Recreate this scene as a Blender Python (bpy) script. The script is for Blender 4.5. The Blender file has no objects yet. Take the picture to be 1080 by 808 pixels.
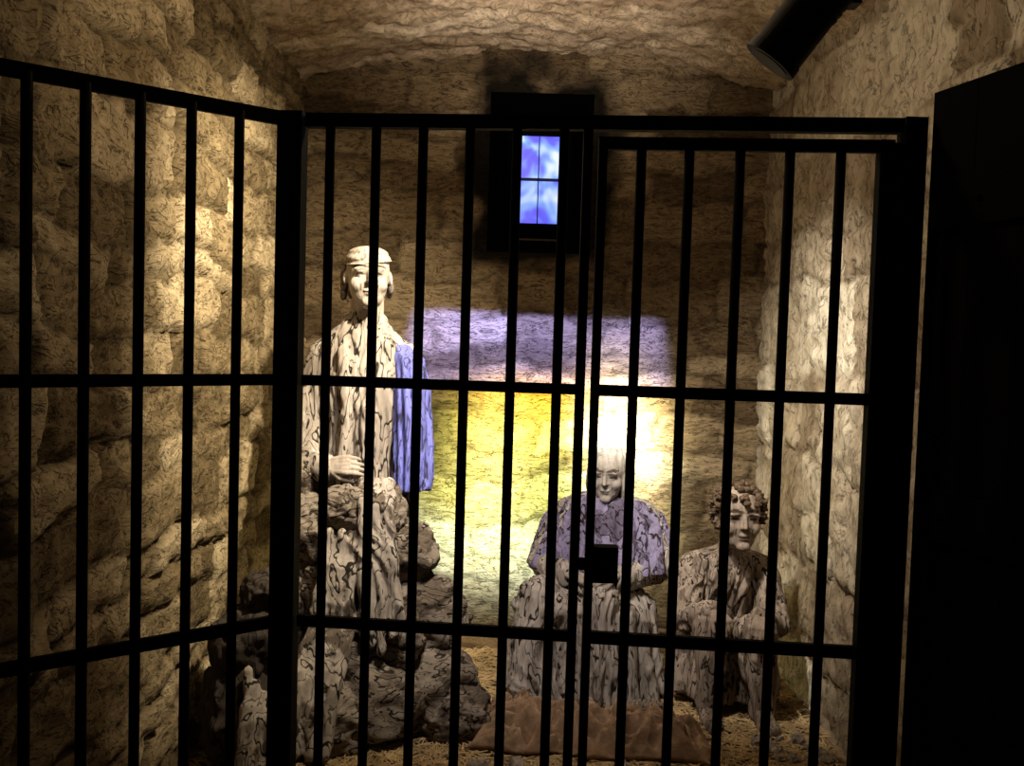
import bpy, bmesh, math, random, bisect
from mathutils import Vector, Matrix, noise, Euler
random.seed(7)
S = bpy.context.scene
COL = S.collection
try:
    S.view_settings.view_transform = 'Standard'
    S.view_settings.look = 'None'
except Exception: pass

# ------------------------------------------------------------ camera
EYE = 1.6
p = math.radians(2.8); a = math.radians(1.72)
R0 = Vector((1,0,0)); U0 = Vector((0,math.sin(p),math.cos(p))); F = Vector((0,math.cos(p),-math.sin(p)))
Rv = R0*math.cos(a)+U0*math.sin(a); Uv = U0*math.cos(a)-R0*math.sin(a)
cam = bpy.data.cameras.new('camera'); co = bpy.data.objects.new('camera', cam); COL.objects.link(co)
M = Matrix((Rv,Uv,-F)).transposed().to_4x4(); M.translation = Vector((0,0,EYE))
co.matrix_world = M
cam.sensor_width = 36; cam.lens = 33.33; cam.clip_start = .02
S.camera = co

# ------------------------------------------------------------ node helpers
def mat(name):
    m = bpy.data.materials.new(name); m.use_nodes = True
    nt = m.node_tree; b = nt.nodes['Principled BSDF']
    return m, nt, b
def N(nt, t, **kw):
    n = nt.nodes.new(t)
    for k,v in kw.items():
        if hasattr(n,k) and k not in n.inputs: setattr(n,k,v)
        else: n.inputs[k].default_value = v
    return n
def ramp(nt, fac, stops, interp='LINEAR'):
    r = nt.nodes.new('ShaderNodeValToRGB'); r.color_ramp.interpolation = interp
    e = r.color_ramp.elements
    while len(e) < len(stops): e.new(0.5)
    for i,(pos,c) in enumerate(stops):
        e[i].position = pos; e[i].color = (*c,1) if len(c)==3 else c
    nt.links.new(fac, r.inputs[0]); return r.outputs[0]
def mixc(nt, fac, A, B, mode='MIX'):
    m = nt.nodes.new('ShaderNodeMix'); m.data_type='RGBA'; m.blend_type=mode
    for i,v in ((0,fac),(6,A),(7,B)):
        if hasattr(v,'is_linked') or hasattr(v,'links'): nt.links.new(v, m.inputs[i])
        elif isinstance(v,(int,float)): m.inputs[i].default_value = v
        else: m.inputs[i].default_value = (*v,1)
    return m.outputs[2]
def mth(nt, op, x, y=None):
    m = nt.nodes.new('ShaderNodeMath'); m.operation = op
    for i,v in ((0,x),(1,y)):
        if v is None: continue
        if isinstance(v,(int,float)): m.inputs[i].default_value = v
        else: nt.links.new(v, m.inputs[i])
    return m.outputs[0]
def noiseT(nt, vec, scale, detail=6, rough=.6, dist=0.0):
    n = nt.nodes.new('ShaderNodeTexNoise'); n.inputs['Scale'].default_value=scale
    n.inputs['Detail'].default_value=detail; n.inputs['Roughness'].default_value=rough
    n.inputs['Distortion'].default_value=dist
    nt.links.new(vec, n.inputs['Vector']); return n.outputs['Fac']
def coords(nt, sc=(1,1,1)):
    t = nt.nodes.new('ShaderNodeTexCoord'); mp = nt.nodes.new('ShaderNodeMapping')
    mp.inputs['Scale'].default_value = sc
    nt.links.new(t.outputs['Object'], mp.inputs[0]); return mp.outputs[0]

def stone_mat(name, dark, mid, light, mortar, sc=(1,1,1.8), bump=1.0, flake=1.0, crack=.8, fs=7, mort=.75, dist=.022):
    m, nt, b = mat(name)
    v = coords(nt, sc)
    at = N(nt,'ShaderNodeAttribute', attribute_name='paint')
    sp = nt.nodes.new('ShaderNodeSeparateColor'); nt.links.new(at.outputs['Color'], sp.inputs[0])
    n1 = noiseT(nt, v, 6, 9, .7, .3); n2 = noiseT(nt, v, 24, 7, .72, .1); n3 = noiseT(nt, v, 1.3, 3)
    f = mth(nt,'ADD', mth(nt,'MULTIPLY', n1, .55), mth(nt,'MULTIPLY', sp.outputs[0], .5))
    c = ramp(nt, f, [(.22,dark),(.50,mid),(.78,light)])
    c = mixc(nt, mth(nt,'MULTIPLY', sp.outputs[1], mort), c, mortar)
    c = mixc(nt, .5, c, ramp(nt, n2, [(.35,(.3,.26,.2)),(.56,(1,1,1))]), 'MULTIPLY')
    c = mixc(nt, .4, c, ramp(nt, n3, [(.35,(.55,.5,.42)),(.65,(1,1,1))]), 'MULTIPLY')
    n4 = noiseT(nt, v, fs, 8, .60, .5)
    cr = ramp(nt, n4, [(.391,(1,1,1)),(.407,(.06,.045,.035)),(.421,(1,1,1)),(.497,(1,1,1)),(.509,(.15,.12,.09)),(.520,(1,1,1)),(.597,(1,1,1)),(.609,(.10,.08,.06)),(.622,(1,1,1))])
    c = mixc(nt, crack, c, cr, 'MULTIPLY')
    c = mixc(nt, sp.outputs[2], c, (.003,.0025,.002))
    nt.links.new(c, b.inputs['Base Color']); b.inputs['Roughness'].default_value=.95
    b.inputs['Specular IOR Level'].default_value=.1
    st = ramp(nt, n4, [(.30,(0,0,0)),(.396,(.10,)*3),(.415,(.4,)*3),(.50,(.45,)*3),(.518,(.7,)*3),(.60,(.75,)*3),(.618,(1,1,1))])
    h = mth(nt,'ADD', mth(nt,'MULTIPLY', st, .75*flake), mth(nt,'MULTIPLY', n2, .65))
    bp = N(nt,'ShaderNodeBump'); bp.inputs['Strength'].default_value=bump; bp.inputs['Distance'].default_value=dist
    nt.links.new(h, bp.inputs['Height']); nt.links.new(bp.outputs[0], b.inputs['Normal'])
    return m

def plain(name, col, rough=.8, metal=0, bump=0, bs=40, var=.25, spec=.3):
    m, nt, b = mat(name); v = coords(nt)
    n = noiseT(nt, v, bs, 4)
    lo = tuple(c*(1-var) for c in col); hi = tuple(min(1,c*(1+var)) for c in col)
    nt.links.new(ramp(nt, n, [(.3,lo),(.7,hi)]), b.inputs['Base Color'])
    b.inputs['Roughness'].default_value=rough; b.inputs['Metallic'].default_value=metal
    b.inputs['Specular IOR Level'].default_value=spec
    if bump:
        bp = N(nt,'ShaderNodeBump'); bp.inputs['Strength'].default_value=bump; bp.inputs['Distance'].default_value=.01
        nt.links.new(n, bp.inputs['Height']); nt.links.new(bp.outputs[0], b.inputs['Normal'])
    return m

def plaster_mat(name, base, line=(.022,.019,.017), lscale=12, stretch=(1,1,.28), amt=1.0, patch=.35, wd=1.5):
    m, nt, b = mat(name); v = coords(nt, stretch)
    at = N(nt,'ShaderNodeAttribute', attribute_name='paint')
    n1 = noiseT(nt, v, lscale, 3, .5, .3); n2 = noiseT(nt, v, 34, 5, .7); n3 = noiseT(nt, v, lscale*.6, 5, .65, .2)
    w=.011*wd
    ln = ramp(nt, n1, [(.40-w*1.3,(1,1,1)),(.40-w*.5,(0,0,0)),(.40+w*.5,(0,)*3),(.40+w*1.2,(1,1,1)),(.50-w*.7,(1,1,1)),(.50,(.1,)*3),(.50+w*.7,(1,1,1)),(.60-w*1.2,(1,1,1)),(.60-w*.4,(0,)*3),(.60+w*.4,(0,)*3),(.60+w*1.2,(1,1,1))])
    c = mixc(nt, .45, base, ramp(nt, n2, [(.38,(.42,.39,.36)),(.56,(1,1,1))]), 'MULTIPLY')
    pf = mth(nt,'MULTIPLY', at.outputs['Alpha'], patch)
    c = mixc(nt, pf, c, ramp(nt, n3, [(.45,(.28,.25,.22)),(.48,(1,1,1))]), 'MULTIPLY')
    lf = mth(nt,'MULTIPLY', mth(nt,'MULTIPLY', mth(nt,'SUBTRACT', 1.0, ln), amt), at.outputs['Alpha'])
    c = mixc(nt, lf, c, line)
    c = mixc(nt, 1.0, c, at.outputs['Color'], 'MULTIPLY')
    nt.links.new(c, b.inputs['Base Color']); b.inputs['Roughness'].default_value=1.0
    b.inputs['Specular IOR Level'].default_value=.02
    h = mth(nt,'ADD', mth(nt,'MULTIPLY', mth(nt,'MULTIPLY', ln, .6), at.outputs['Alpha']), mth(nt,'MULTIPLY', n2, .6))
    bp = N(nt,'ShaderNodeBump'); bp.inputs['Strength'].default_value=.4; bp.inputs['Distance'].default_value=.01
    nt.links.new(h, bp.inputs['Height']); nt.links.new(bp.outputs[0], b.inputs['Normal'])
    return m

M_left = stone_mat('rubble_stone_left', (.11,.080,.042),(.31,.24,.14),(.56,.46,.30),(.075,.055,.03), fs=6)
M_back = stone_mat('rubble_stone_back', (.08,.055,.032),(.20,.145,.085),(.36,.28,.18),(.06,.043,.027), sc=(1,1,2.8), fs=5, mort=.6)
M_right= stone_mat('limewashed_stone', (.20,.15,.105),(.45,.385,.295),(.70,.65,.55),(.17,.12,.08), sc=(1,1,.6), crack=.6, fs=5, mort=.5)
M_ceil = stone_mat('vault_plaster', (.34,.25,.17),(.58,.46,.34),(.80,.68,.54),(.4,.32,.22), sc=(1,1,1), flake=.8, crack=.45, fs=8)
M_floor= stone_mat('earth_floor', (.08,.055,.03),(.20,.14,.085),(.34,.25,.16),(.12,.09,.06), sc=(1,1,1), bump=.7, crack=.3, mort=0)
M_dark = plain('shaded_niche_stone', (.0025,.002,.0018), 1.0, bump=.4, spec=0)  # niche stone coloured near-black to hold the recess's deep shadow
M_iron = plain('black_iron', (.002,.002,.002), .8, .0, .15, 60, spec=.08)
M_lamp = plain('black_enamel', (.003,.003,.003), .6, spec=.12)
M_door = plain('black_timber', (.003,.0025,.002), .95, bump=.3, bs=12, spec=.04)
M_statue = plaster_mat('plaster_statue', (.44,.395,.365))
M_boy = plaster_mat('plaster_statue_boy', (.32,.26,.22), lscale=15, patch=.6)
M_rock = plaster_mat('grey_boulder', (.235,.20,.17), lscale=7, stretch=(1,1,1.9), patch=.7)
M_robe2 = plaster_mat('soiled_linen', (.37,.33,.30), lscale=11, stretch=(1,1,.4), patch=.9)
M_blue_lit = plaster_mat('blue_lit_cloth', (.17,.19,.60), amt=.8, patch=.3)  # projected blue light on the man's shoulder, put into the cloth colour
M_shawl2 = plaster_mat('grey_lavender_cloth', (.25,.23,.39), lscale=11, stretch=(1,1,.5), patch=.7)
M_hair = plain('carved_hair', (.10,.07,.05), .95, bump=.6, bs=70, var=.6, spec=.05)
M_hair2 = plain('carved_hair_grey', (.13,.11,.10), .95, bump=.6, bs=50, var=.6, spec=.05)
M_blanket = plain('brown_wool', (.30,.20,.13), .95, bump=.9, bs=14, var=.5, spec=.05)
M_rag = plain('pale_linen', (.30,.26,.22), .95, bump=.4, bs=30, var=.4, spec=.05)
M_straw = plain('straw', (.44,.32,.17), .8, bs=8, var=.5, spec=.1)
M_pebble = plain('pale_rubble', (.26,.23,.20), .95, bump=.5, bs=30, var=.5, spec=.05)

# ------------------------------------------------------------ mesh helpers
def mkobj(name, me, m=None, smooth=True, parent=None):
    o = bpy.data.objects.new(name, me); COL.objects.link(o)
    if m: me.materials.append(m)
    if smooth:
        me.polygons.foreach_set('use_smooth', [True]*len(me.polygons))
    if parent: o.parent = parent
    return o
def empty(name, loc=(0,0,0)):
    e = bpy.data.objects.new(name, None); COL.objects.link(e); e.empty_display_size=.1
    return e
def bm_obj(name, bm, m, smooth=True, parent=None):
    me = bpy.data.meshes.new(name); bm.to_mesh(me); bm.free()
    return mkobj(name, me, m, smooth, parent)
def box(bm, c, s, rot=None):
    Mx = Matrix.Translation(c) @ (rot.to_4x4() if rot else Matrix.Identity(4)) @ Matrix.Diagonal((*s,1))
    bmesh.ops.create_cube(bm, size=1, matrix=Mx)
def beam(bm, p1, p2, w, h):
    p1=Vector(p1); p2=Vector(p2); d=p2-p1
    q = d.to_track_quat('X','Z').to_matrix()
    box(bm, (p1+p2)/2, (d.length, w, h), q)
def cone(bm, p1, p2, r1, r2, seg=16):
    p1=Vector(p1); p2=Vector(p2); d=p2-p1
    if d.length<1e-5: return
    q = d.to_track_quat('Z','Y').to_matrix().to_4x4()
    bmesh.ops.create_cone(bm, cap_ends=True, segments=seg, radius1=r1, radius2=r2, depth=d.length,
                          matrix=Matrix.Translation((p1+p2)/2) @ q)
def ell(bm, c, r, rot=None, sub=3, T=None):
    if isinstance(r,(int,float)): r=(r,r,r)
    Mx = Matrix.Translation(c) @ (rot.to_matrix().to_4x4() if rot else Matrix.Identity(4)) @ Matrix.Diagonal((*r,1))
    if T is not None: Mx = T @ Mx
    bmesh.ops.create_icosphere(bm, subdivisions=sub, radius=1, matrix=Mx)
def path(bm, pts, rs, sub=2):
    for i,(q,r) in enumerate(zip(pts,rs)):
        ell(bm, q, r, sub=sub)
        if i: cone(bm, pts[i-1], q, rs[i-1], r)
def loft(bm, rings, nf=9, amp=.06, ph=0, n=120, tw=.6):
    prev=None; first=None
    zs=[r[2] for r in rings]; z0=max(zs); z1=min(zs)
    for k,(cx,cy,cz,rx,ry) in enumerate(rings):
        t=(z0-cz)/max(1e-6,(z0-z1))
        row=[]
        for i in range(n):
            th=2*math.pi*i/n
            w = noise.noise(Vector((math.cos(th)*1.5,math.sin(th)*1.5,ph+cz*1.3)))
            f=1+amp*(.25+t)*(abs(math.sin(nf*.5*th+ph+tw*t+2.2*w))*2-1)
            row.append(bm.verts.new((cx+rx*f*math.cos(th), cy+ry*f*math.sin(th), cz)))
        if prev:
            for i in range(n): bm.faces.new((prev[i],prev[(i+1)%n],row[(i+1)%n],row[i]))
        else: first=row
        prev=row
    bm.faces.new(first[::-1]); bm.faces.new(prev)

def finish(name, bm, m, voxel=.007, smooth=2, disp=None, paint=None, parent=None):
    bmesh.ops.recalc_face_normals(bm, faces=bm.faces)
    me = bpy.data.meshes.new(name+'_src'); bm.to_mesh(me); bm.free()
    o = bpy.data.objects.new(name+'_src', me); COL.objects.link(o)
    r = o.modifiers.new('r','REMESH'); r.mode='VOXEL'; r.voxel_size=voxel; r.use_smooth_shade=True
    if smooth:
        s = o.modifiers.new('s','SMOOTH'); s.factor=.5; s.iterations=smooth
    dg = bpy.context.evaluated_depsgraph_get(); dg.update()
    nm = bpy.data.meshes.new_from_object(o.evaluated_get(dg))
    bpy.data.objects.remove(o); nm.name=name
    if disp:
        ns=[v.normal.copy() for v in nm.vertices]
        for v,nn in zip(nm.vertices,ns):
            v.co += nn*disp(v.co)
    at = nm.color_attributes.new('paint','FLOAT_COLOR','POINT')
    buf=[]
    for v in nm.vertices:
        c = paint(v.co) if paint else (1,1,1,1)
        buf += [c[0],c[1],c[2],c[3] if len(c)>3 else 1]
    at.data.foreach_set('color', buf)
    nm.materials.clear()
    return mkobj(name, nm, m, True, parent)

# ------------------------------------------------------------ stone walls
class Stones:
    def __init__(s, L, H, rh, sl, seed):
        rnd=random.Random(seed); s.rows=[-.5]; s.cols=[]
        while s.rows[-1]<H+.5: s.rows.append(s.rows[-1]+rnd.uniform(*rh))
        for _ in s.rows:
            c=[-.5-rnd.random()*.3]
            while c[-1]<L+.6: c.append(c[-1]+rnd.uniform(*sl))
            s.cols.append((c,[(rnd.random(),rnd.random()) for _ in c]))
    def q(s,u,v):
        i=bisect.bisect(s.rows,v)-1; i=max(0,min(i,len(s.rows)-2))
        c,rn=s.cols[i]; j=bisect.bisect(c,u)-1; j=max(0,min(j,len(c)-2))
        d=min(v-s.rows[i], s.rows[i+1]-v, u-c[j], c[j+1]-u)
        return max(0,d), rn[j]
def wall(name, o, U, V, Nn, L, H, m, res=.02, rh=(.09,.22), sl=(.16,.5), amp=.028, rough=.02, seed=1, hole=None, zf=None, warp=1.0):
    o=Vector(o);U=Vector(U);V=Vector(V);Nn=Vector(Nn)
    st=Stones(L,H,rh,sl,seed)
    nu=int(round(L/res)); nv=int(round(H/res)); verts=[];cols=[];faces=[]
    for j in range(nv+1):
        for i in range(nu+1):
            u=i*res; v=j*res
            q=Vector((u,v,seed*7.3))
            wu=u+warp*(.12*noise.noise(q*2.2)+.045*noise.noise(q*8)); wv=v+warp*(.09*noise.noise(q*1.9+Vector((5,1,3)))+.04*noise.noise(q*7+Vector((1,9,3))))
            d,(r1,r2)=st.q(wu,wv)
            e=min(1,d/.022); e=e*e*(3-2*e)
            rg=1-abs(noise.fractal(Vector((u*6,v*12,seed)),1,2,4))*2
            h=e*amp*(.25+.75*r1)+rough*(noise.fractal(q*3,1,2,3))+.4*rough*rg+.7*rough*noise.fractal(q*14,1,2,3)
            niche_shade=0
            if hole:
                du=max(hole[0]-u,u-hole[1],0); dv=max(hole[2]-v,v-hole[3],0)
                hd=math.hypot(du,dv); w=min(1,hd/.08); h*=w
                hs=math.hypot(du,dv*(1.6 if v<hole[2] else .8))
                niche_shade=max(0,min(1,1.55-hs/.11+1.1*noise.fractal(q*3.5,1,2,3)))  # shade around the window niche, painted into the wall colour
            P=o+U*u+V*v+Nn*h
            if zf: P.z+=zf(P.x)
            verts.append(P); cols += [r2,1-e,niche_shade*.97,1]
    for j in range(nv):
        for i in range(nu):
            if hole:
                cu=(i+.5)*res; cv=(j+.5)*res
                if hole[0]<cu<hole[1] and hole[2]<cv<hole[3]: continue
            k=j*(nu+1)+i
            faces.append((k,k+1,k+nu+2,k+nu+1))
    me=bpy.data.meshes.new(name); me.from_pydata(verts,[],faces)
    at=me.color_attributes.new('paint','FLOAT_COLOR','POINT'); at.data.foreach_set('color',cols)
    return mkobj(name, me, m)

XL,XR,YB,YF = -1.18,1.36,5.2,-1.4
wall('wall_left',(XL-.02,YF,-.02),(0,1,0),(0,0,1),(1,0,0),YB-YF+.06,3.08,M_left,seed=3,amp=.042,rough=.018)
wall('wall_right',(XR+.02,YF,-.02),(0,1,0),(0,0,1),(-1,0,0),YB-YF+.06,3.08,M_right,res=.022,seed=5,rh=(.22,.45),sl=(.35,.8),amp=.034,rough=.026)
HX0,HX1,HZ0,HZ1 = -.16,.40,2.06,2.92
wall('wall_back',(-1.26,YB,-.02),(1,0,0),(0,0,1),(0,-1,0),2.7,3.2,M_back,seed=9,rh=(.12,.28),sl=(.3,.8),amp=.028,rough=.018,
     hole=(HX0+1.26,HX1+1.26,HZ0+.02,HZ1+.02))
wall('wall_front',(-1.26,YF,-.02),(1,0,0),(0,0,1),(0,1,0),2.7,3.2,M_back,res=.06,seed=11)
xc=(XL+XR)/2; hw=(XR-XL)/2
wall('ceiling',(-1.26,YF-.05,2.95),(1,0,0),(0,1,0),(0,0,-1),2.7,YB-YF+.15,M_ceil,res=.025,seed=13,amp=.0,rough=.03,
     zf=lambda x: .19*(1-((x-xc)/hw)**2))
wall('floor',(-1.26,YF-.05,0),(1,0,0),(0,1,0),(0,0,1),2.7,YB-YF+.15,M_floor,res=.03,seed=15,amp=.0,rough=.010)

# window niche + window
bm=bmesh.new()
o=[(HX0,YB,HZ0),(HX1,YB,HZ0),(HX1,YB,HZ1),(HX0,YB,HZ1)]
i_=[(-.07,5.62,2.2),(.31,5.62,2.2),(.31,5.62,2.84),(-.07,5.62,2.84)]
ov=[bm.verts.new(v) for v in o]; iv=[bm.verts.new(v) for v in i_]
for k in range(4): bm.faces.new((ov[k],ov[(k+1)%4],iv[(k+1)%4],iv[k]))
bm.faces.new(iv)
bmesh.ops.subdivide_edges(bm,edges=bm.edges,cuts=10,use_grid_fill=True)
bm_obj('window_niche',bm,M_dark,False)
win=empty('window_1')
mg,nt,b=mat('blue_lit_glass'); v=coords(nt,(1,1,1))
n=noiseT(nt,v,5.5,2,.5,.4)
c=ramp(nt,n,[(.34,(.06,.03,.42)),(.47,(.09,.10,.95)),(.56,(.18,.36,1)),(.68,(.65,.8,1))])
nt.links.new(c,b.inputs['Base Color']); nt.links.new(c,b.inputs['Emission Color']); b.inputs['Emission Strength'].default_value=1.0
b.inputs['Roughness'].default_value=.3
wx0,wx1,wz0,wz1=-.008,.253,2.25,2.775; wy=5.56
bm=bmesh.new(); box(bm,((wx0+wx1)/2,wy+.01,(wz0+wz1)/2),(wx1-wx0,.008,wz1-wz0)); bm_obj('glass_pane',bm,mg,False,win)
bm=bmesh.new()
for x in (wx0,wx1): box(bm,(x,wy,(wz0+wz1)/2),(.02,.04,wz1-wz0+.03))
for z in (wz0,wz1): box(bm,((wx0+wx1)/2,wy,z),(wx1-wx0+.03,.04,.02))
bm_obj('frame',bm,M_door,False,win)
M_gl=plain('blue_painted_bar',(.03,.04,.2),.6)
bm=bmesh.new()
box(bm,((wx0+wx1)/2,wy,wz0+.265),(wx1-wx0,.012,.016)); box(bm,((wx0+wx1)/2-.005,wy,(wz0+wz1)/2),(.006,.012,wz1-wz0))
bm_obj('glazing_bars',bm,M_gl,False,win)
bm=bmesh.new()
for k in range(4): box(bm,(.12,5.5-.05*k,2.16-.03*k),(.25,.03,.012))
bm_obj('sill_slats',bm,plain('sill_wood',(.08,.055,.04),.9,spec=.05),False,win)

# ------------------------------------------------------------ bars
ZT,ZM,ZL,ZB=2.156,1.467,.812,.14
def gy(x): return 2.496-.0903*x
def vbar(bm,x,y,z0,z1,r=.013): cone(bm,(x,y,z0),(x,y,z1),r,r,12)
def pl(t): return (-.6-.537*t, 2.55-.444*t)
bm=bmesh.new()
for k in range(5):
    x,y=pl(.217+.178*k); vbar(bm,x,y,ZB,ZT)
x1,y1=pl(1.06)
for z,h in ((ZT,.036),(ZM,.03),(ZL,.032),(ZB,.034)): beam(bm,(-.6,2.55,z),(x1,y1,z),.016,h)
q=Euler((0,0,math.radians(-2.6)))
box(bm,(-.603,2.55,ZT/2+.01),(.066,.062,ZT+.02),q.to_matrix())
box(bm,(-.603,2.55,.01),(.12,.12,.02),q.to_matrix())
bm_obj('iron_bar_screen',bm,M_iron,False)
bm=bmesh.new()
for x in (-.5006,-.377,-.252,-.128,-.005,.117): vbar(bm,x,gy(x),ZB,ZT)
for z,h in ((ZM,.028),(ZL,.03),(ZB,.034)): beam(bm,(-.565,gy(-.565),z),(.185,gy(.185),z),.016,h)
beam(bm,(-.565,gy(-.565),ZT),(1.005,gy(1.005),ZT),.03,.036)
box(bm,(.178,gy(.178),ZT/2),(.024,.03,ZT))
box(bm,(.985,gy(.985),ZT/2+.009),(.054,.058,ZT+.018)); box(bm,(.985,gy(.985),.01),(.09,.12,.02))
bm_obj('iron_bar_screen',bm,M_iron,False)
bm=bmesh.new()
for x in (.3158,.4373,.5648,.6887,.814): vbar(bm,x,gy(x),ZB-.03,2.105)
for z,h in ((2.105,.032),(ZM,.03),(ZL,.032),(ZB-.04,.04)): beam(bm,(.213,gy(.213),z),(.935,gy(.935),z),.018,h)
box(bm,(.217,gy(.217),1.105),(.022,.03,2.03)); box(bm,(.922,gy(.922),1.105),(.036,.034,2.03))
box(bm,(.250,gy(.25),1.01),(.082,.045,.094)); box(bm,(.225,gy(.22)-.012,1.01),(.07,.02,.03)); cone(bm,(.26,gy(.26)-.03,1.0),(.26,gy(.26)-.02,1.0),.012,.012)
for z in (.35,1.15,1.98):
    cone(bm,(.950,gy(.95)-.024,z-.05),(.950,gy(.95)-.024,z+.05),.014,.014)
box(bm,(.949,gy(.949),1.1),(.020,.008,2.03))
bm_obj('barred_gate',bm,M_iron,False)

# black timber door at the right
bm=bmesh.new(); A=Vector((1.040,2.375,0)); B=Vector((1.275,1.50,0)); d=(B-A).normalized(); L=(B-A).length
q=d.to_track_quat('X','Z').to_matrix(); npl=6
for k in range(npl):
    c=A+d*(L*(k+.5)/npl); box(bm,c+Vector((0,0,1.115)),(L/npl-.003,.045,2.23),q)
nn=Vector((d.y,-d.x,0)); nn = nn if nn.x<0 else -nn
for z in (.35,1.2,1.95): box(bm,(A+B)/2+nn*.03+Vector((0,0,z)),(L-.04,.015,.12),q)
for k in range(12): ell(bm,A+d*(L*(k+.5)/12)+nn*.038+Vector((0,0,(.35,1.2,1.95)[k%3])),.010,sub=1)
bm_obj('door_1',bm,M_door,False)

# spotlight
lamp=empty('track_spotlight')
f=Vector((.60,2.32,2.283)); r_=Vector((.730,2.28,2.46)); ax=(r_-f).normalized()
bm=bmesh.new(); cone(bm,f,r_,.066,.062,40); cone(bm,f-ax*.006,f+ax*.02,.069,.069,40); cone(bm,r_,r_+ax*.025,.062,.045,40)
for k in range(4): cone(bm,r_-ax*(.02+.018*k),r_-ax*(.012+.018*k),.066,.066,40)
bm_obj('housing',bm,M_lamp,False,lamp)
bm=bmesh.new(); cone(bm,f-ax*.008,f-ax*.004,.052,.052,32); bm_obj('lens',bm,plain('dark_lens',(.004,.004,.005),.5,spec=.1),False,lamp)
bm=bmesh.new(); mid=(f+r_)/2+ax*.05
for s in (-1,1): beam(bm,mid+Vector((0,.070*s,0)),mid+Vector((.06,.070*s,.12)),.006,.025)
beam(bm,mid+Vector((.06,-.07,.12)),mid+Vector((.06,.07,.12)),.02,.008)
box(bm,mid+Vector((.075,0,.02)),(.05,.05,.05))
cone(bm,mid+Vector((.06,0,.12)),(mid.x+.06,2.3,3.08),.010,.010); cone(bm,(mid.x+.06,2.3,3.0),(mid.x+.06,2.3,3.06),.045,.045)
bm_obj('yoke_and_stem',bm,M_lamp,False,lamp)

# ------------------------------------------------------------ heads & hands
def head(bm, T):
    E=lambda c,r,rot=None: ell(bm,c,r,rot,3,T)
    E((0,.05,.12),(.34,.40,.38)); E((0,-.06,-.10),(.30,.29,.36)); E((0,-.09,-.28),(.235,.25,.22))
    for s in (-1,1):
        E((s*.13,-.318,.118),(.12,.048,.028),Euler((0,s*.15,0)))
        E((s*.14,-.275,.035),(.062,.050,.045))
        E((s*.14,-.315,.058),(.075,.020,.013)); E((s*.14,-.308,.010),(.065,.018,.011))
        E((s*.17,-.20,-.12),(.12,.12,.13)); E((s*.35,.03,-.01),(.03,.07,.115),Euler((0,0,s*.3)))
        E((s*.038,-.365,-.098),(.030,.03,.024))
    for k in range(7):
        t=k/6; E((0,-.340-.075*t,.08-.17*t),(.028+.010*t,.04,.030))
    E((0,-.350,-.222),(.085,.026,.018)); E((0,-.342,-.268),(.070,.028,.022)); E((0,-.30,-.40),(.11,.075,.08))
def head_paint(Tinv, al=.3):
    def f(c):
        q=Tinv@c
        if q.length>.78 or q.z<-.52: return None
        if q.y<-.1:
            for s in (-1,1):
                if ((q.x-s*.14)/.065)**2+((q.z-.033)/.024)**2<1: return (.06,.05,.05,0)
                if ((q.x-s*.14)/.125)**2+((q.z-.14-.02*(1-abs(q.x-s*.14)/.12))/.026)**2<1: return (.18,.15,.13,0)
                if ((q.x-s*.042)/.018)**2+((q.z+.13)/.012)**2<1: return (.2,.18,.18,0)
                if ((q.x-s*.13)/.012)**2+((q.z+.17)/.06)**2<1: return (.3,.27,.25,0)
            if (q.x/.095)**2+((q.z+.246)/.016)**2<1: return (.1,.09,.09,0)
        return (1,1,1,al)
    return f
def HT(c, H, rz=0, rx=0, ry=0):
    return Matrix.Translation(c) @ Euler((rx,ry,rz)).to_matrix().to_4x4() @ Matrix.Scale(H,4)

def hand(name, wrist, d, n, s, parent, m, curl=.45, sc=1.0):
    wrist=Vector(wrist); d=Vector(d).normalized(); n=Vector(n); n=(n-d*n.dot(d)).normalized(); side=d.cross(n)*s
    bm=bmesh.new()
    for k in range(5):
        o_=(-.03+.015*k)*sc
        path(bm,[wrist+side*o_*.6, wrist+d*.045*sc+side*o_*.9, wrist+d*.085*sc+side*o_*1.1],[.014*sc,.015*sc,.012*sc])
    for k,(off,ln) in enumerate(((-.033,.068),(-.011,.080),(.011,.075),(.033,.058))):
        q=wrist+d*.085*sc+side*off*sc; pts=[q]; ang=.15+.05*k
        for seg in (.45,.32,.23):
            ang+=curl*(.8+.1*k)
            dd=d*math.cos(ang)+n*math.sin(ang); q=q+dd*ln*seg*sc*1.05; pts.append(q)
        path(bm,pts,[.0095*sc,.009*sc,.008*sc,.007*sc])
    q=wrist+d*.025*sc-side*.03*sc
    e1=(d*.7-side*.6+n*.35).normalized()*.035*sc; e2=(d*.85-side*.15+n*.5).normalized()
    path(bm,[q,q+e1,q+e1+e2*.032*sc,q+e1+e2*.055*sc],[.014*sc,.012*sc,.010*sc,.008*sc])
    return finish(name,bm,m,.0035,1,None,lambda c:(.9,.88,.86,.15),parent)

def folds(amp, z_hi, keep=None, sx=22, sz=4, off=0):
    def f(c):
        if c.z>z_hi: return 0
        w=noise.noise(Vector((c.x*3,c.y*3,c.z*3+off)))
        r=noise.noise(Vector((c.x*sx+4*w, c.y*sx, c.z*sz+off)))
        r2=noise.noise(Vector((c.x*sx*2+3*w, c.y*sx*2, c.z*sz*3+off+9)))
        return amp*((1-abs(r)*3)+.4*r2)*min(1,(z_hi-c.z)/.06)
    return f

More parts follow.
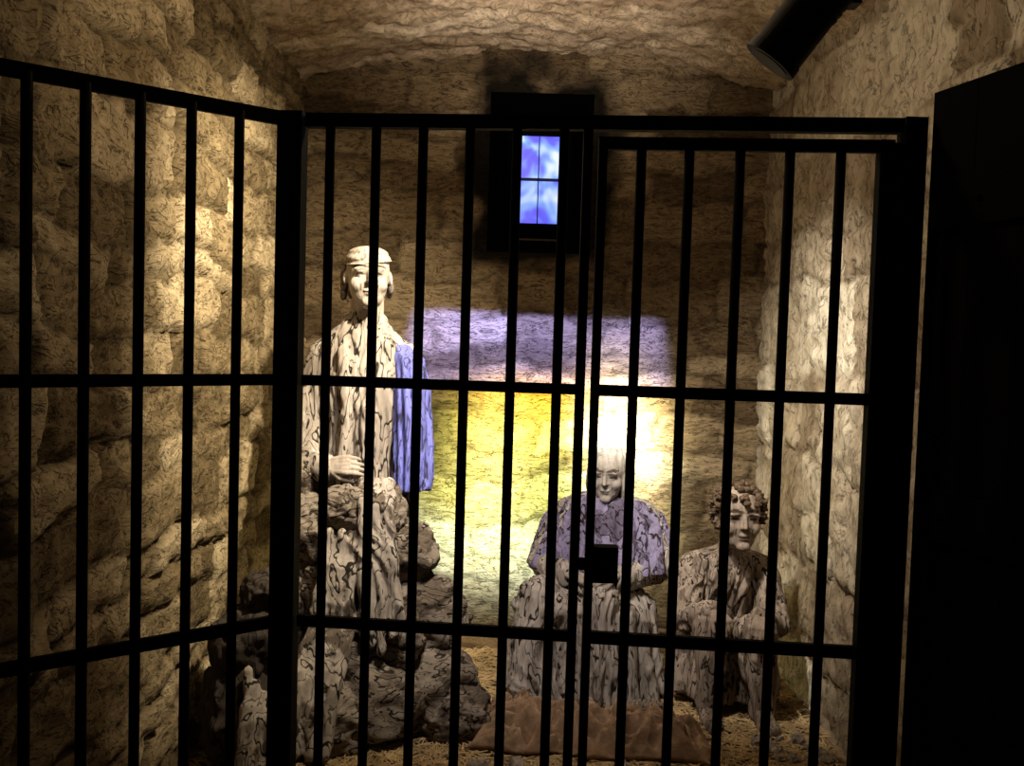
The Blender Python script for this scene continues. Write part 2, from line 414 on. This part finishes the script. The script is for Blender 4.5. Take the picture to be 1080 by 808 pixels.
# ------------------------------------------------------------ standing man
man=empty('plaster_standing_man_statue')
bm=bmesh.new(); X=-.63; Y=4.05
loft(bm,[(X,Y,1.65,.085,.075),(X-.01,Y,1.60,.14,.10),(X-.01,Y,1.53,.205,.12),(X,Y,1.42,.225,.135),(X,Y,1.25,.20,.135),(X,Y,1.08,.185,.135),
         (X,Y,.92,.20,.15),(X,Y-.01,.7,.215,.17),(X,Y-.02,.4,.235,.20),(X,Y-.03,.16,.26,.22),(X,Y-.03,.08,.26,.22)],nf=18,amp=.10,ph=1.3)
path(bm,[(X,Y,1.55),(X+.005,Y-.02,1.66),(X+.01,Y-.02,1.76)],[.095,.072,.068])
path(bm,[(X-.07,Y-.02,1.65),(X-.075,Y-.12,1.52),(X-.05,Y-.15,1.3),(X-.06,Y-.155,1.05),(X-.08,Y-.20,.6),(X-.09,Y-.24,.2)],[.028,.022,.018,.018,.02,.022])
path(bm,[(X+.07,Y-.02,1.65),(X+.07,Y-.12,1.52),(X+.035,Y-.15,1.3),(X+.03,Y-.155,1.05),(X+.06,Y-.20,.6),(X+.08,Y-.24,.2)],[.028,.022,.018,.018,.02,.022])
for k in range(3):
    xx=X-.035+.03*k; path(bm,[(xx,Y-.10,1.5),(xx,Y-.135,1.3),(xx+.005*k,Y-.14,1.0),(xx,Y-.19,.5)],[.008,.010,.010,.012])
path(bm,[(X-.17,Y,1.49),(X-.235,Y-.03,1.24),(X-.20,Y-.12,1.05),(X-.13,Y-.18,1.04)],[.075,.070,.062,.056])
path(bm,[(X-.20,Y-.12,1.04),(X-.19,Y-.10,.86)],[.05,.018])
path(bm,[(X+.16,Y,1.49),(X+.205,Y-.01,1.22),(X+.215,Y-.07,1.0)],[.075,.065,.055])
for s in (-1,1): path(bm,[(X+s*.10,Y-.12,.10),(X+s*.12,Y-.28,.095)],[.05,.045])
Tm=HT((X+.012,Y-.05,1.828),.27,rz=.22,rx=-.04)
head(bm,Tm); hp=head_paint(Tm.inverted())
finish('body',bm,M_statue,.006,1,folds(.007,1.60),lambda c:(hp(c) or (1,1,1,1)),man)
bm=bmesh.new()
E=lambda c,r,rot=None: ell(bm,c,r,rot,3,Tm)
E((0,.06,.30),(.36,.42,.13),Euler((.12,0,0))); E((0,.08,.37),(.32,.37,.13))
for k in range(4): E((0,.05,.245+.052*k),(.380-.025*k,.44-.03*k,.022),Euler((.14,.06*(k-2),0)))
finish('head_wrap',bm,M_statue,.006,1,None,lambda c:(1,.97,.93,.6),man)
bm=bmesh.new()
for k in range(26):
    s=-1 if k<19 else 1
    ell(bm,(s*(.34+.04*random.random()),.06+.23*random.random(),.14-.42*random.random()),(.05,.07,.09),None,2,Tm)
for k in range(12): ell(bm,((random.random()-.5)*.5,.38,.1-.4*random.random()),(.08,.06,.1),None,2,Tm)
bm_obj('hair',bm,M_hair2,True,man)
hand('hand_right',(X-.11,Y-.195,1.05),(1,-.25,.1),(0,.9,-.4),1,man,M_statue,.35)
hand('hand_left',(X+.215,Y-.08,.97),(.05,-.15,-1),(-1,-.2,0),-1,man,M_statue,.35)
bm=bmesh.new()
loft(bm,[(X+.15,Y-.01,1.55,.04,.06),(X+.185,Y-.02,1.49,.065,.095),(X+.205,Y-.03,1.38,.070,.115),(X+.215,Y-.04,1.2,.075,.12),(X+.222,Y-.06,1.05,.075,.12),(X+.222,Y-.07,.95,.070,.12)],nf=14,amp=.18,ph=.4)
finish('added_blue_light_drape',bm,M_blue_lit,.006,1,folds(.005,1.7,off=3),lambda c:(1,1,1,1),man)  # drape added in place of blue light falling on the sleeve

# ------------------------------------------------------------ seated woman
wom=empty('plaster_seated_woman_statue')
bm=bmesh.new()
path(bm,[(.41,4.46,.36),(.43,4.46,.55),(.45,4.44,.72),(.455,4.43,.80)],[.165,.145,.15,.10])
path(bm,[(.28,4.43,.78),(.455,4.44,.80),(.63,4.43,.78)],[.075,.10,.075])
path(bm,[(.455,4.43,.80),(.46,4.41,.90)],[.065,.058])
path(bm,[(.36,4.42,.40),(.14,4.09,.47),(.09,4.02,.10)],[.13,.085,.075])
path(bm,[(.46,4.42,.40),(.40,4.05,.47),(.37,4.0,.10)],[.13,.085,.075])
loft(bm,[(.38,4.28,.50,.20,.20),(.37,4.25,.42,.29,.26),(.36,4.22,.25,.31,.26),(.36,4.22,.04,.34,.28)],nf=22,amp=.12,ph=2)
ell(bm,(.25,4.1,.43),(.22,.12,.07))
for q in ((.10,3.95,.05),(.36,3.93,.05)): path(bm,[q,(q[0]-.02,q[1]-.10,.04)],[.045,.035])
path(bm,[(.27,4.42,.77),(.17,4.33,.57),(.27,4.13,.56)],[.075,.066,.052])
path(bm,[(.64,4.42,.77),(.70,4.32,.56),(.50,4.12,.55)],[.075,.066,.052])
Tw=HT((.458,4.385,.975),.245,rz=-.25,rx=.15)
head(bm,Tw); hw_=head_paint(Tw.inverted())
finish('body',bm,M_statue,.0062,1,folds(.009,.80,off=5),lambda c:(hw_(c) or (1,1,1,1)),wom)
bm=bmesh.new()
ell(bm,(0,.12,.12),(.39,.42,.44),None,3,Tw); ell(bm,(0,.27,-.35),(.40,.23,.5),None,3,Tw)
for s in (-1,1): ell(bm,(s*.33,.06,-.22),(.08,.2,.42),None,3,Tw)
finish('head_veil',bm,M_statue,.006,2,folds(.005,2,off=2),lambda c:(1,1,1,.4),wom)
bm=bmesh.new()
loft(bm,[(.455,4.45,.87,.10,.09),(.455,4.44,.84,.19,.125),(.455,4.43,.78,.265,.15),(.45,4.41,.70,.285,.18),(.44,4.38,.62,.300,.22),(.435,4.36,.56,.305,.24)],nf=20,amp=.12,ph=.7)
finish('shawl',bm,M_shawl2,.007,1,folds(.008,1,off=8),lambda c:(1,.97,.95,1),wom)
hand('hand_right',(.27,4.09,.575),(.8,-.3,-.2),(0,.2,-1),1,wom,M_statue,.3,.9)
hand('hand_left',(.47,4.08,.575),(-.8,-.3,-.15),(0,.2,-1),-1,wom,M_statue,.3,.9)
bm=bmesh.new(); box(bm,(.42,4.52,.13),(.42,.32,.26)); bmesh.ops.bevel(bm,geom=bm.edges[:],offset=.03,segments=2)
ss=bm_obj('stone_seat',bm,M_rock,True,wom)

# ------------------------------------------------------------ seated boy
boy=empty('plaster_seated_boy_statue')
bm=bmesh.new()
path(bm,[(.98,4.24,.24),(.98,4.24,.40),(.98,4.21,.56),(.985,4.19,.63)],[.145,.13,.135,.09])
path(bm,[(.83,4.19,.60),(.985,4.19,.625),(1.13,4.19,.60)],[.068,.085,.068])
path(bm,[(.985,4.19,.63),(.995,4.15,.74)],[.062,.056])
path(bm,[(.91,4.18,.25),(.87,3.92,.42),(.865,3.92,.06)],[.105,.072,.05])
path(bm,[(1.05,4.18,.25),(1.07,3.92,.40),(1.09,3.91,.06)],[.105,.072,.05])
for q in ((.865,3.90,.045),(1.09,3.89,.045)): path(bm,[q,(q[0],q[1]-.12,.035)],[.042,.032])
path(bm,[(.82,4.18,.60),(.785,4.07,.40),(.86,3.91,.48)],[.064,.055,.042])
path(bm,[(1.14,4.18,.60),(1.18,4.06,.39),(1.07,3.90,.46)],[.064,.055,.042])
loft(bm,[(.98,4.2,.38,.15,.13),(.98,4.17,.25,.20,.20),(.98,4.15,.08,.22,.2)],nf=12,amp=.12,ph=2)
Tb=HT((1.005,4.10,.842),.275,rz=.05,rx=.0)
head(bm,Tb); hb=head_paint(Tb.inverted())
finish('body',bm,M_boy,.006,1,folds(.009,.63,off=15),lambda c:(hb(c) or (1,1,1,1)),boy)
bm=bmesh.new()
random.seed(3)
for k in range(230):
    u=random.uniform(-1,1); th=random.uniform(0,2*math.pi)
    z=.12+.42*u; rr=math.sqrt(max(0,1-u*u)); x=.40*rr*math.cos(th); y=.05+.44*rr*math.sin(th)
    if z<-.2 or (y<-.12 and z<.26): continue
    ell(bm,(x,y,z),(.055,.055,.05),Euler((random.random()*3,random.random()*3,0)),2,Tb)
    for j in range(3):
        t=k+j*2.1; ell(bm,(x*1.08+.035*math.cos(t),y*1.05,z+.035*math.sin(t)),.024,None,1,Tb)
bm_obj('curly_hair',bm,M_hair,True,boy)
hand('hand_right',(.87,3.88,.49),(.35,-.7,-.35),(0,.1,-1),1,boy,M_boy,.45,.85)
hand('hand_left',(1.06,3.87,.47),(-.25,-.7,-.35),(0,.1,-1),-1,boy,M_boy,.45,.85)

# ------------------------------------------------------------ boulders
def boulder(bm,c,r,seed):
    b2=bmesh.new(); bmesh.ops.create_icosphere(b2,subdivisions=5,radius=1)
    rnd=random.Random(seed); planes=[]
    for k in range(16):
        v=Vector((rnd.uniform(-1,1),rnd.uniform(-1,1),rnd.uniform(-1,1))).normalized(); planes.append((v,rnd.uniform(.70,.95)))
    for v in b2.verts:
        q=v.co.copy()
        for nrm,dd in planes:
            e=q.dot(nrm)-dd
            if e>0: q-=nrm*e*.9
        q*=1+.14*noise.fractal(v.co*2.6+Vector((seed,0,0)),1,2,6)
        v.co=Vector((c[0]+q.x*r[0],c[1]+q.y*r[1],max(.0,c[2]+q.z*r[2])))
    me=bpy.data.meshes.new('t'); b2.to_mesh(me); b2.free(); bm.from_mesh(me); bpy.data.meshes.remove(me)
rp=empty('boulder_pile')
rocks=[((-.29,3.80,.17),(.24,.19,.20)),((-.35,3.84,.45),(.21,.15,.18)),((-.43,3.86,.70),(.15,.10,.15)),((-.50,3.84,.88),(.09,.08,.11)),
 ((-.82,3.76,.20),(.23,.2,.24)),((-.83,3.80,.50),(.17,.14,.2)),((-.84,3.84,.78),(.12,.1,.17)),((-.85,3.9,1.0),(.07,.08,.13)),((-.50,3.64,.15),(.24,.17,.18)),
 ((-.68,3.70,.52),(.15,.10,.18)),((-.62,3.74,.90),(.14,.09,.10)),((-.74,3.74,.76),(.11,.08,.12)),((-.46,3.70,.42),(.15,.11,.17)),((-.60,3.70,.32),(.2,.12,.19)),((-.57,3.72,.68),(.14,.1,.16)),
 ((-.18,3.66,.1),(.14,.12,.13)),((-.68,3.52,.12),(.18,.14,.15))]
bm=bmesh.new()
for k,(c,r) in enumerate(rocks): boulder(bm,c,r,k*3+1)
o=bm_obj('boulders',bm,M_rock,True,rp)
def white(o):
    at=o.data.color_attributes.new('paint','FLOAT_COLOR','POINT'); at.data.foreach_set('color',[1.0]*4*len(o.data.vertices))
white(o); white(ss)
bm=bmesh.new()
for k in range(5):
    s=(k-2)*.026
    path(bm,[(-.53+s,3.78,1.00),(-.51+s,3.665,.92),(-.50+s*1.1,3.62,.74),(-.475+s*1.3,3.60,.56),(-.47+s*(1.5),3.58,.44-.03*(k%3))],[.020,.020,.020,.020,.014])
for k in range(5):
    s=(k-2)*.026
    path(bm,[(-.64+s,3.65,.82-.03*(k%2)),(-.66+s*1.1,3.60,.62),(-.66+s*1.3,3.58,.46),(-.71+s*1.6,3.45,.28),(-.75+s*2,3.38,.06)],[.014,.020,.022,.024,.022])
finish('trailing_linen',bm,M_robe2,.0065,2,folds(.008,1.2,off=31),lambda c:(1,1,1,1),rp)
hp_=empty('rag_heap')
bm=bmesh.new()
for k,(c,r) in enumerate([((-.97,3.46,.19),(.15,.2,.21)),((-.96,3.5,.44),(.14,.15,.17)),((-.90,3.53,.60),(.10,.12,.10)),((-.86,3.38,.13),(.13,.13,.15))]): boulder(bm,c,r,50+k)
o=bm_obj('dark_sacks',bm,plaster_mat('dark_sacking',(.06,.05,.043),lscale=8),True,hp_); white(o)
bm=bmesh.new()
for k in range(4): path(bm,[(-.91+.03*k,3.33,.38-.04*k),(-.90+.03*k,3.27,.22),(-.90+.032*k,3.22,.04)],[.014,.022,.024])
finish('hanging_rag',bm,M_robe2,.007,2,folds(.007,1,off=40),None,hp_)

# ------------------------------------------------------------ floor litter
def cloth(name,cx,cy,lx,ly,rot,hh,m,seed):
    nx,ny=130,70; vs=[];fs=[]
    cr,sr=math.cos(rot),math.sin(rot)
    for j in range(ny+1):
        for i in range(nx+1):
            u=i/nx*2-1; v=j/ny*2-1
            q=Vector((u*2+seed,v*1.5,seed))
            w=noise.noise(q*1.2)
            f=1-abs(noise.noise(Vector((u*3+2*w+seed,v*1.3+w,seed))))*2.2
            f2=1-abs(noise.noise(Vector((u*8+3*w,v*3-seed,2*w))))*2.4
            ed=max(abs(u),abs(v)); fall=max(0,1-ed**5)
            z=.035+hh*fall*(.25+.5*f+.45*f2)
            x=u*lx*(1+.12*w+.08*noise.noise(Vector((v*3,seed,0)))); y=v*ly*(1+.35*noise.noise(Vector((u*2.5,seed,1))))
            vs.append((cx+x*cr-y*sr,cy+x*sr+y*cr,max(.035,z)))
    for j in range(ny):
        for i in range(nx):
            k=j*(nx+1)+i; fs.append((k,k+1,k+nx+2,k+nx+1))
    me=bpy.data.meshes.new(name); me.from_pydata(vs,[],fs); o=mkobj(name,me,m)
    s=o.modifiers.new('s','SOLIDIFY'); s.thickness=.008; s.offset=-1
    return o
cloth('wool_blanket',.36,3.62,.44,.14,-.12,.15,M_blanket,2.3)
cloth('linen_rag',.58,3.83,.14,.04,.1,.08,M_rag,5.1)
cloth('linen_rag',-.0,3.79,.11,.05,.5,.09,M_blanket,8.1)
random.seed(21)
vs=[];fs=[]
for k in range(13000):
    x=random.uniform(-1.1,1.28); y=random.uniform(2.9,4.7); z=.014+random.random()*.014; th=random.uniform(0,math.pi); L=random.uniform(.04,.15); w=.0024
    dx,dy=math.cos(th)*L/2,math.sin(th)*L/2; nx,ny=-math.sin(th)*w,math.cos(th)*w; dz=random.uniform(-.006,.008)
    b0=len(vs); vs+= [(x-dx-nx,y-dy-ny,z-dz),(x+dx-nx,y+dy-ny,z+dz),(x+dx+nx,y+dy+ny,z+dz),(x-dx+nx,y-dy+ny,z-dz),(x,y,z+.004)]
    fs+= [(b0,b0+1,b0+4),(b0+1,b0+2,b0+4),(b0+2,b0+3,b0+4),(b0+3,b0,b0+4)]
me=bpy.data.meshes.new('straw_litter'); me.from_pydata(vs,[],fs); mkobj('straw_litter',me,M_straw,False)
bm=bmesh.new()
for k in range(34):
    if k<20: x,y=random.uniform(.98,1.26),random.uniform(3.5,3.72)
    else: x,y=random.uniform(-.1,.5),random.uniform(3.30,3.42)
    r=random.uniform(.012,.034); br=(r*random.uniform(.8,1.3),r,r*.8)
    Mx=Matrix.Translation((x,y,.012+r*.6))@Euler((random.random()*3,random.random()*3,random.random()*3)).to_matrix().to_4x4()@Matrix.Diagonal((*br,1))
    g=bmesh.ops.create_icosphere(bm,subdivisions=2,radius=1,matrix=Mx)
    for v in g['verts']: v.co+=Vector((random.uniform(-1,1),random.uniform(-1,1),random.uniform(-1,1)))*r*.2
bm_obj('rubble_stones',bm,M_pebble,False)

# ------------------------------------------------------------ lights
def spot(name,loc,tgt,P,col,ang,blend=1,rad=.05):
    l=bpy.data.lights.new(name,'SPOT'); l.energy=P; l.color=col; l.spot_size=math.radians(ang); l.spot_blend=blend; l.shadow_soft_size=rad
    o=bpy.data.objects.new(name,l); COL.objects.link(o); o.location=loc
    o.rotation_euler=(Vector(tgt)-Vector(loc)).to_track_quat('-Z','Y').to_euler(); return o
spot('wall_wash_left',(.15,3.05,2.74),(-1.15,4.2,1.40),500,(1,.84,.58),84)
spot('wall_wash_right',(.15,3.05,2.76),(1.33,4.45,1.0),400,(1,.90,.73),56)
spot('statue_key',(-.1,2.80,2.40),(.0,4.1,.80),120,(1,.90,.82),62,1,.03)  # added key light without a fixture, flattens shading on the figures
spot('vault_fill',(.1,2.9,2.58),(.1,4.45,3.40),190,(1,.85,.68),66)  # added spot without a fixture, brightens the rear ceiling
def point(name,loc,P,col,rad=.05):
    l=bpy.data.lights.new(name,'POINT'); l.energy=P; l.color=col; l.shadow_soft_size=rad
    o=bpy.data.objects.new(name,l); COL.objects.link(o); o.location=loc
point('ambient_fill',(-.1,2.95,2.78),24,(1,.80,.53))  # added unseen fill light, raises the general ambient level

# projector with colour pattern
PL=Vector((.2,3.0,2.74)); TG=Vector((.25,YB,.95))
pr=spot('gobo_projector',PL,TG,3800,(1,1,1),66,.15,.02)
Mi=Matrix.LocRotScale(PL,(TG-PL).to_track_quat('-Z','Y'),None).inverted()
def ab(X,Z):
    q=Mi@Vector((X,YB,Z)); return q.x/q.z, q.y/q.z
L=pr.data; L.use_nodes=True; nt=L.node_tree; em=nt.nodes.get('Emission') or nt.nodes.new('ShaderNodeEmission')
tc=nt.nodes.new('ShaderNodeTexCoord'); sx=nt.nodes.new('ShaderNodeSeparateXYZ'); nt.links.new(tc.outputs['Normal'],sx.inputs[0])
ga=mth(nt,'DIVIDE',sx.outputs[0],sx.outputs[2]); gb=mth(nt,'DIVIDE',sx.outputs[1],sx.outputs[2])
tot=None
for (X0,Z0,wx,wz,pw,colr,st) in [
    (.12,1.52,.72,.19,30,(.27,.30,.95),.66),
    (.28,1.17,.52,.21,4,(1,.66,.0),.75),
    (.16,.82,.62,.40,5,(.52,.85,.18),.65),
    (.60,.95,.20,.36,2,(1,1,.80),4.2),
    (-.08,.84,.22,.32,2,(.95,1,.5),1.9),
    (-.14,.36,.50,.26,4,(.58,.80,.85),.9)]:
    a0,b0=ab(X0,Z0); a1,_=ab(X0+wx,Z0); _,b1=ab(X0,Z0+wz)
    da=mth(nt,'ABSOLUTE',mth(nt,'DIVIDE',mth(nt,'SUBTRACT',ga,a0),abs(a1-a0)))
    db=mth(nt,'ABSOLUTE',mth(nt,'DIVIDE',mth(nt,'SUBTRACT',gb,b0),abs(b1-b0)))
    e=mth(nt,'ADD',mth(nt,'POWER',da,pw),mth(nt,'POWER',db,pw))
    e=mth(nt,'MINIMUM',e,60.0)
    g=mth(nt,'MULTIPLY',mth(nt,'POWER',2.718,mth(nt,'MULTIPLY',e,-1.0)),st)
    cm=nt.nodes.new('ShaderNodeVectorMath'); cm.operation='SCALE'; cm.inputs[0].default_value=colr; nt.links.new(g,cm.inputs['Scale'])
    if tot is None: tot=cm.outputs[0]
    else:
        ad=nt.nodes.new('ShaderNodeVectorMath'); ad.operation='ADD'; nt.links.new(tot,ad.inputs[0]); nt.links.new(cm.outputs[0],ad.inputs[1]); tot=ad.outputs[0]
nt.links.new(tot,em.inputs['Color']); em.inputs['Strength'].default_value=1.0
out=[n for n in nt.nodes if n.type=='OUTPUT_LIGHT']
out=out[0] if out else nt.nodes.new('ShaderNodeOutputLight')
nt.links.new(em.outputs[0],out.inputs[0])

w=bpy.data.worlds.new('world'); S.world=w; w.use_nodes=True
w.node_tree.nodes['Background'].inputs[0].default_value=(.002,.002,.003,1)
